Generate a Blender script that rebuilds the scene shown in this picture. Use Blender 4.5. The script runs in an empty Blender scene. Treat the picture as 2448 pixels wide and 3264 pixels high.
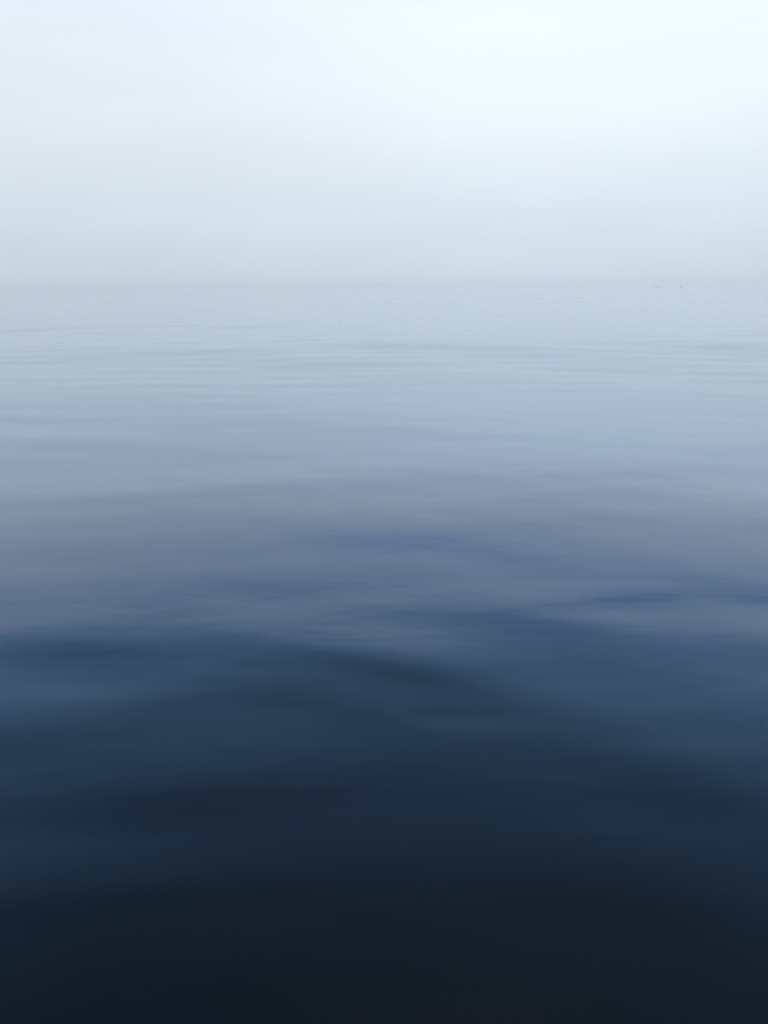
import bpy, math, random
import numpy as np
from mathutils import Matrix, Vector

R = math.radians
scene = bpy.context.scene
col = scene.collection

# ------------------------------------------------------------------ camera
CAM_H = 1.3
cam_data = bpy.data.cameras.new('camera')
cam = bpy.data.objects.new('camera', cam_data)
col.objects.link(cam)
cam_data.sensor_fit = 'VERTICAL'
cam_data.sensor_height = 36.0
cam_data.sensor_width = 27.0
cam_data.lens = 27.0
cam_data.clip_start = 0.05
cam_data.clip_end = 20000.0
cam.matrix_world = (Matrix.Translation((0, 0, CAM_H))
                    @ Matrix.Rotation(R(90 - 16.54), 4, 'X')
                    @ Matrix.Rotation(R(-0.45), 4, 'Z'))
scene.camera = cam

# ------------------------------------------------------------------ sky: low sea fog under a blue sky
SUN_EL, SUN_AZ = 66.0, 13.0           # degrees; azimuth clockwise from +Y
world = bpy.data.worlds.new('World')
scene.world = world
world.use_nodes = True
wt = world.node_tree
wt.nodes.clear()


def node(tree, kind, **kw):
    n = tree.nodes.new(kind)
    for k, v in kw.items():
        setattr(n, k, v)
    return n


def math_node(tree, op, a, b=None, c=None, clamp=False):
    n = tree.nodes.new('ShaderNodeMath')
    n.operation = op
    n.use_clamp = clamp
    for i, v in enumerate((a, b, c)):
        if v is None:
            continue
        if isinstance(v, (int, float)):
            n.inputs[i].default_value = v
        else:
            tree.links.new(v, n.inputs[i])
    return n.outputs[0]


def ramp(tree, fac, stops, interp='LINEAR'):
    n = tree.nodes.new('ShaderNodeValToRGB')
    cr = n.color_ramp
    cr.interpolation = interp
    while len(cr.elements) < len(stops):
        cr.elements.new(0.5)
    for e, (p, c) in zip(cr.elements, stops):
        e.position = p
        e.color = (*c, 1) if len(c) == 3 else c
    tree.links.new(fac, n.inputs[0])
    return n.outputs[0]


tc = node(wt, 'ShaderNodeTexCoord')
sep = node(wt, 'ShaderNodeSeparateXYZ')
wt.links.new(tc.outputs['Generated'], sep.inputs[0])
elev = math_node(wt, 'ARCSINE', sep.outputs['Z'])                 # radians
elev_n = math_node(wt, 'DIVIDE', elev, math.pi / 2, clamp=True)   # 0..1 = 0..90 deg

# bright part of the fog, where the sun stands behind it
glow_dir = Vector((math.sin(R(13)) * math.cos(R(18)), math.cos(R(13)) * math.cos(R(18)), math.sin(R(18))))
dot = node(wt, 'ShaderNodeVectorMath', operation='DOT_PRODUCT')
wt.links.new(tc.outputs['Generated'], dot.inputs[0])
dot.inputs[1].default_value = glow_dir
lobe = math_node(wt, 'POWER', math_node(wt, 'MAXIMUM', dot.outputs['Value'], 0.0), 9.0)

# very soft drifting thickness of the fog
mp = node(wt, 'ShaderNodeMapping')
mp.inputs['Scale'].default_value = (1.6, 1.6, 8.0)
mp.inputs['Location'].default_value = (0.35, 0.0, 0.4)
wt.links.new(tc.outputs['Generated'], mp.inputs[0])
nz = node(wt, 'ShaderNodeTexNoise')
nz.inputs['Scale'].default_value = 1.7
nz.inputs['Detail'].default_value = 4.0
wt.links.new(mp.outputs[0], nz.inputs['Vector'])
drift = math_node(wt, 'MULTIPLY_ADD', nz.outputs['Fac'], 0.14, -0.07)

D = 1 / 90.0
S = 2.0                                   # the ramp holds radiance / S
FOG = [(0, .625, .725, .82), (4, .69, .79, .875), (9, .81, .90, .965), (12, .85, .935, .995), (16, .89, .965, 1.05),
       (19.5, .82, .97, 1.24), (22.5, .70, .93, 1.33), (24.6, .40, .71, 1.19), (30, .27, .54, .96), (37, .15, .32, .57), (48, .035, .07, .09), (70, .0, .0, .0)]
fog_col = ramp(wt, elev_n, [(e * D, (r / S, g / S, b / S)) for e, r, g, b in FOG], 'B_SPLINE')
gain = math_node(wt, 'MULTIPLY', math_node(wt, 'ADD', math_node(wt, 'MULTIPLY_ADD', lobe, 0.13, 0.90), drift), S)
fog_bg = node(wt, 'ShaderNodeBackground')
wt.links.new(fog_col, fog_bg.inputs['Color'])
wt.links.new(gain, fog_bg.inputs['Strength'])

sky = node(wt, 'ShaderNodeTexSky', sky_type='NISHITA', sun_disc=False)
sky.sun_elevation = R(SUN_EL)
sky.sun_rotation = R(SUN_AZ)
sky.air_density = 1.0
sky.dust_density = 0.3
sky.ozone_density = 3.0
sky_bg = node(wt, 'ShaderNodeBackground')
sky_bg.inputs['Strength'].default_value = 0.05
clear = ramp(wt, elev_n, [(16 * D, (0, 0, 0)), (50 * D, (1, 1, 1))], 'EASE')   # the fog hides the low sky
thin = node(wt, 'ShaderNodeMix', data_type='RGBA', blend_type='MULTIPLY')
thin.inputs['Factor'].default_value = 1.0
wt.links.new(sky.outputs[0], thin.inputs['A'])
wt.links.new(clear, thin.inputs['B'])
wt.links.new(thin.outputs['Result'], sky_bg.inputs['Color'])
wmix = node(wt, 'ShaderNodeAddShader')
wt.links.new(sky_bg.outputs[0], wmix.inputs[0])
wt.links.new(fog_bg.outputs[0], wmix.inputs[1])
wout = node(wt, 'ShaderNodeOutputWorld')
wt.links.new(wmix.outputs[0], wout.inputs['Surface'])

# ------------------------------------------------------------------ sun, softened by the fog
sun_data = bpy.data.lights.new('sun', 'SUN')
sun_data.energy = 1.0
sun_data.angle = R(14)
sun_data.color = (1.0, .95, .88)
sun = bpy.data.objects.new('sun', sun_data)
col.objects.link(sun)
sd = Vector((math.sin(R(SUN_AZ)) * math.cos(R(SUN_EL)), math.cos(R(SUN_AZ)) * math.cos(R(SUN_EL)), math.sin(R(SUN_EL))))
sun.rotation_euler = sd.to_track_quat('Z', 'Y').to_euler()
sun.location = sd * 50

# ------------------------------------------------------------------ exposure and render
vs = scene.view_settings
vs.view_transform = 'Standard'
vs.look = 'None'
vs.exposure = 0.0
vs.gamma = 1.0
vs.use_curve_mapping = False
scene.render.engine = 'CYCLES'
scene.cycles.use_denoising = True
scene.cycles.max_bounces = 24
scene.cycles.volume_bounces = 16
scene.cycles.use_adaptive_sampling = False


# ------------------------------------------------------------------ the water
def material(name, rgb, rough=0.5, ior=1.45):
    m = bpy.data.materials.new(name)
    m.use_nodes = True
    b = m.node_tree.nodes['Principled BSDF']
    b.inputs['Base Color'].default_value = (*rgb, 1)
    b.inputs['Roughness'].default_value = rough
    b.inputs['IOR'].default_value = ior
    return m


rng = np.random.default_rng(11)


def wave_set(n, lo, hi, spread, slope):
    lam = np.exp(rng.uniform(np.log(lo), np.log(hi), n))
    th = rng.normal(0.0, spread, n)
    k = 2 * np.pi / lam
    return [(kk * math.sin(a), kk * math.cos(a), slope / kk * s, p)
            for kk, a, s, p in zip(k, th, rng.uniform(.5, 1.3, n), rng.uniform(0, 2 * np.pi, n))]


WAVES = (wave_set(10, .45, 1.0, .55, .0062)       # ripples
         + wave_set(14, 1.0, 2.6, .45, .0046)     # small waves
         + wave_set(12, 2.6, 8.0, .35, .0058)
         + wave_set(12, 8.0, 40.0, .30, .0048))   # long low swell

# single wavelets standing in the near water: x, y, half length, half width, turn (deg), height
LUMPS = [
    (-.22, 2.64, .50, .18, -16, .019),
    (.08, 2.47, .28, .12, -26, .015),
    (-.45, 2.30, .40, .14, -4, .005),
    (.20, 2.14, .18, .07, -8, -.008),
    (-1.40, 2.70, .34, .16, -8, .013),
    (-1.15, 2.10, .42, .14, 3, .014),
    (-1.00, 2.36, .35, .12, 0, -.010),
    (-.55, 1.80, .55, .16, 2, .020),
    (-.75, 1.44, .45, .13, 6, .016),
    (1.25, 3.20, .75, .24, -13, .008),
    (.10, 4.30, 1.3, .40, 0, .004),
    (-1.9, 4.9, 1.2, .30, 2, .012),
    (.9, 1.95, .7, .20, -6, .012),
    (1.1, 1.35, .6, .2, 4, .008),
    # low ridges farther out
    (5.0, 29.6, 1.9, .9, 1, .042), (4.8, 25.4, 1.0, .7, 2, .030), (3.2, 12.7, 1.5, .28, 2, .018),
    (3.5, 11.8, 1.1, .24, -2, .016), (1.2, 17.1, 1.3, .45, 1, .018), (-3.3, 18.4, 1.3, .5, -1, .018),
    (-2.9, 7.2, .4, .13, -3, .008), (-3.3, 12.5, 1.4, .3, 1, .012), (2.3, 10.0, .6, .2, 0, .010),
    (1.0, 7.7, 1.2, .16, 2, .008), (5.6, 18.5, .8, .4, -2, .018), (-3.2, 7.9, .7, .15, -1, .008),
]

LUMPS += [(rng.uniform(-1.6, 1.6), rng.uniform(1.05, 3.3), rng.uniform(.25, .5), rng.uniform(.09, .16),
           rng.uniform(-20, 10), rng.uniform(-.008, .010)) for _ in range(20)]


def band(kx, ky, dx, dy):
    q = np.maximum(np.abs(kx) * dx, np.abs(ky) * dy)       # radians per grid step
    t = np.clip((1.9 - q) / 1.1, 0, 1)
    return t * t * (3 - 2 * t)


def water_height(x, y, dx=0.0, dy=0.0):
    patch = (1.0 + .40 * np.sin(.21 * x + .13 * y + 1.0) * np.sin(.05 * x - .16 * y + .4)
             + .2 * np.sin(.035 * y + .05 * x + 2.0))
    z = np.zeros_like(x)
    for kx, ky, a, p in WAVES:
        # slow wandering of the phase keeps crests short and uneven
        w = .55 * np.sin(.31 * kx * y + .23 * ky * x + 2.1 * p)
        z = z + a * np.sin(kx * x + ky * y + p + w) * band(kx, ky, dx, dy)
    # the water lies smoother close in; farther out a breath of wind ruffles it
    far = np.clip((np.hypot(x, y) - 3.5) / 9.0, 0, 1)
    z = z * patch * (.36 + .94 * far * far * (3 - 2 * far))
    for lx, ly, hl, hw, turn, hgt in LUMPS:
        c, s = math.cos(R(turn)), math.sin(R(turn))
        u = (x - lx) * c + (y - ly) * s
        v = -(x - lx) * s + (y - ly) * c
        w = np.where(v < 0, hw * .75, hw * 1.5)             # steeper on the near side
        z = z + .27 * hgt * np.exp(-(u / hl) ** 2 - (v / w) ** 2)
    return z


def graded(n, a, b):
    t = np.linspace(-1, 1, 2 * n + 1)
    return a * np.sinh(b * t)


SEA = 3000.0
bx = 7.8
gx = graded(360, SEA / math.sinh(bx), bx)
by = 8.3
front = (SEA / math.sinh(by)) * np.sinh(by * np.linspace(0, 1, 701))
back = -(SEA / math.sinh(by)) * np.sinh(by * np.linspace(0, 1, 161))[1:][::-1]
gy = np.concatenate([back, front])
DX, DY = np.gradient(gx), np.gradient(gy)
X, Y = np.meshgrid(gx, gy)
SX, SY = np.meshgrid(DX, DY)
Z = water_height(X, Y, SX, SY)
ny, nx = X.shape
verts = np.stack([X, Y, Z], -1).reshape(-1, 3).astype(np.float32)
i = (np.arange(ny - 1)[:, None] * nx + np.arange(nx - 1)[None, :]).reshape(-1)
quads = np.stack([i, i + 1, i + nx + 1, i + nx], -1).astype(np.int32)
me = bpy.data.meshes.new('water')
me.vertices.add(len(verts))
me.vertices.foreach_set('co', verts.reshape(-1))
me.loops.add(quads.size)
me.loops.foreach_set('vertex_index', quads.reshape(-1))
me.polygons.add(len(quads))
me.polygons.foreach_set('loop_start', np.arange(0, quads.size, 4, dtype=np.int32))
me.polygons.foreach_set('loop_total', np.full(len(quads), 4, dtype=np.int32))
me.polygons.foreach_set('use_smooth', np.ones(len(quads), dtype=bool))
me.update(calc_edges=True)
me.validate()

wm = bpy.data.materials.new('deep_water')
wm.use_nodes = True
nt = wm.node_tree
nt.nodes.clear()
body = node(nt, 'ShaderNodeBsdfDiffuse')                   # light scattered back out of the deep water
body.inputs['Color'].default_value = (.001, .003, .004, 1)
gloss = node(nt, 'ShaderNodeBsdfGlossy')
gloss.inputs['Roughness'].default_value = .05
fres = node(nt, 'ShaderNodeFresnel')
fres.inputs['IOR'].default_value = 1.45
refl = ramp(nt, fres.outputs[0], [(p, (q, q, q)) for p, q in (
    (.030, .030), (.045, .049), (.070, .083), (.105, .145), (.19, .285), (.28, .475), (.42, .615), (.65, .785), (1, 1))])
tint = ramp(nt, fres.outputs[0], [(.03, (.93, .97, 1)), (.15, (.79, .88, 1)), (.24, (.72, .84, 1)), (.33, (.73, .84, 1)), (.48, (.81, .90, 1)), (.7, (.93, .97, 1)), (1, (1, 1, 1))])
nt.links.new(tint, gloss.inputs['Color'])
wsh = node(nt, 'ShaderNodeMixShader')
nt.links.new(refl, wsh.inputs[0])
nt.links.new(body.outputs[0], wsh.inputs[1])
nt.links.new(gloss.outputs[0], wsh.inputs[2])
wo = node(nt, 'ShaderNodeOutputMaterial')
nt.links.new(wsh.outputs[0], wo.inputs['Surface'])
geo = node(nt, 'ShaderNodeNewGeometry')
# faint small ripple on top of the modelled waves
mpw = node(nt, 'ShaderNodeMapping')
mpw.inputs['Scale'].default_value = (1.0, 2.2, 1.0)
nt.links.new(geo.outputs['Position'], mpw.inputs[0])
nw = node(nt, 'ShaderNodeTexNoise')
nw.inputs['Scale'].default_value = 2.6
nw.inputs['Detail'].default_value = 2.0
nt.links.new(mpw.outputs[0], nw.inputs['Vector'])
bump = node(nt, 'ShaderNodeBump')
bump.inputs['Strength'].default_value = 0.10
bump.inputs['Distance'].default_value = 0.012
nt.links.new(nw.outputs['Fac'], bump.inputs['Height'])
for n in (body, gloss, fres):
    nt.links.new(bump.outputs[0], n.inputs['Normal'])
me.materials.append(wm)
water = bpy.data.objects.new('water', me)
water['kind'] = 'structure'
col.objects.link(water)


# ------------------------------------------------------------------ haze lying on the water
def box_mesh(name, lo, hi):
    m = bpy.data.meshes.new(name)
    v = [(x, y, z) for z in (lo[2], hi[2]) for y in (lo[1], hi[1]) for x in (lo[0], hi[0])]
    m.from_pydata(v, [], [(0, 2, 3, 1), (4, 5, 7, 6), (0, 1, 5, 4), (2, 6, 7, 3), (0, 4, 6, 2), (1, 3, 7, 5)])
    m.update()
    return m


hm = bpy.data.materials.new('haze')
hm.use_nodes = True
ht = hm.node_tree
ht.nodes.clear()
ho = node(ht, 'ShaderNodeOutputMaterial')
hv = node(ht, 'ShaderNodeVolumePrincipled')
hv.inputs['Color'].default_value = (1.0, 1.0, 1.0, 1)
hv.inputs['Density'].default_value = 0.006
hv.inputs['Anisotropy'].default_value = 0.96
ht.links.new(hv.outputs[0], ho.inputs['Volume'])
hmesh = box_mesh('haze', (-SEA - 60, -SEA - 60, -1.3), (SEA + 60, SEA + 60, CAM_H + 1.0))
hmesh.materials.append(hm)
haze = bpy.data.objects.new('haze', hmesh)
haze['kind'] = 'stuff'
col.objects.link(haze)


# ------------------------------------------------------------------ birds sitting on the water
def loft(stations, seg=12):
    """one closed skin through rings: (x, z, half width, half height) with the ring tilted by the path"""
    v, f = [], []
    n = len(stations)
    for j, (x, z, hw, hh) in enumerate(stations):
        a, b = stations[max(j - 1, 0)], stations[min(j + 1, n - 1)]
        t = Vector((b[0] - a[0], 0, b[1] - a[1])).normalized()
        up = Vector((-t.z, 0, t.x))
        for k in range(seg):
            q = 2 * math.pi * k / seg
            p = Vector((x, 0, z)) + up * (hh * math.sin(q)) + Vector((0, hw * math.cos(q), 0))
            v.append(tuple(p))
    for j in range(n - 1):
        for k in range(seg):
            k2 = (k + 1) % seg
            f.append((j * seg + k, j * seg + k2, (j + 1) * seg + k2, (j + 1) * seg + k))
    v.append((stations[0][0], 0, stations[0][1]))
    f += [(len(v) - 1, (k + 1) % seg, k) for k in range(seg)]
    v.append((stations[-1][0], 0, stations[-1][1]))
    f += [(len(v) - 1, (n - 1) * seg + k, (n - 1) * seg + (k + 1) % seg) for k in range(seg)]
    return v, f


def skin(name, stations, mat, parent, seg=12, offset=(0, 0, 0)):
    v, f = loft(stations, seg)
    m = bpy.data.meshes.new(name)
    m.from_pydata([(a + offset[0], b + offset[1], c + offset[2]) for a, b, c in v], [], f)
    for p in m.polygons:
        p.use_smooth = True
    m.update()
    m.materials.append(mat)
    o = bpy.data.objects.new(name, m)
    col.objects.link(o)
    o.parent = parent
    return o


def feather(name, rgb):
    m = material(name, rgb, .75)
    t = m.node_tree
    n = node(t, 'ShaderNodeTexNoise')
    n.inputs['Scale'].default_value = 30
    c = ramp(t, n.outputs['Fac'], [(.3, tuple(x * .75 for x in rgb)), (.7, tuple(min(1, x * 1.2) for x in rgb))])
    t.links.new(c, t.nodes['Principled BSDF'].inputs['Base Color'])
    return m


WHITE = feather('white_feather', (.78, .78, .76))
GREY = feather('grey_feather', (.22, .24, .26))
SLATE = feather('slate_feather', (.09, .095, .105))
BILL = material('bill', (.35, .22, .05), .5)
DBILL = material('dark_bill', (.08, .07, .06), .5)


def bird(name, label, x, y, length, heading, body_mat, wing_mat, bill_mat, neck=1.0, group=None):
    z = float(water_height(np.array([float(x)]), np.array([float(y)]),
                           np.array([np.interp(x, gx, DX)]), np.array([np.interp(y, gy, DY)]))[0])
    e = bpy.data.objects.new(name, None)
    col.objects.link(e)
    e.location = (x, y, z)
    e.rotation_euler = (0, 0, R(heading))
    e.scale = (length,) * 3
    e['label'] = label
    e['category'] = 'bird'
    if group:
        e['group'] = group
    nk = neck
    skin('body', [(-.50, .13, .02, .008), (-.42, .11, .06, .03), (-.28, .075, .125, .085), (-.08, .055, .165, .125),
                  (.12, .06, .165, .13), (.26, .10, .115, .105), (.33, .10 + .09 * nk, .07, .075),
                  (.355, .10 + .17 * nk, .05, .055), (.36, .10 + .25 * nk, .048, .05),
                  (.385, .10 + .33 * nk, .055, .055), (.43, .10 + .36 * nk, .052, .048),
                  (.475, .10 + .355 * nk, .022, .02)], body_mat, e)
    for s in (-1, 1):
        skin('wing', [(-.56, .135, .006, .006), (-.40, .13, .022, .035), (-.15, .125, .03, .068),
                      (.08, .12, .028, .065), (.2, .115, .01, .02)], wing_mat, e, 8, (0, s * .125, 0))
    skin('bill', [(.46, .10 + .355 * nk, .018, .017), (.51, .10 + .35 * nk, .012, .010),
                  (.56, .10 + .34 * nk, .004, .004)], bill_mat, e, 8)
    return e


GROUP = 'dark birds on the far water'
bird('seabird', 'white bodied seabird sitting on far water beside a darker one', -69.0, 232.0, .72, 172, WHITE, GREY, BILL, .9)
bird('seabird', 'grey brown seabird sitting on far water next to the white one', -66.9, 232.0, .52, 100, GREY, GREY, DBILL, 1.0)
bird('seabird', 'larger low slate seabird of the close pair on the far water', 67.0, 196.0, .85, 174, SLATE, SLATE, DBILL, .3, GROUP)
bird('seabird', 'smaller low slate seabird of the close pair on the far water', 66.9, 193.2, .7, 186, SLATE, SLATE, DBILL, .3, GROUP)
bird('seabird', 'lone low slate seabird a few metres from the slate pair', 71.0, 190.0, .8, 176, SLATE, SLATE, DBILL, .25, GROUP)
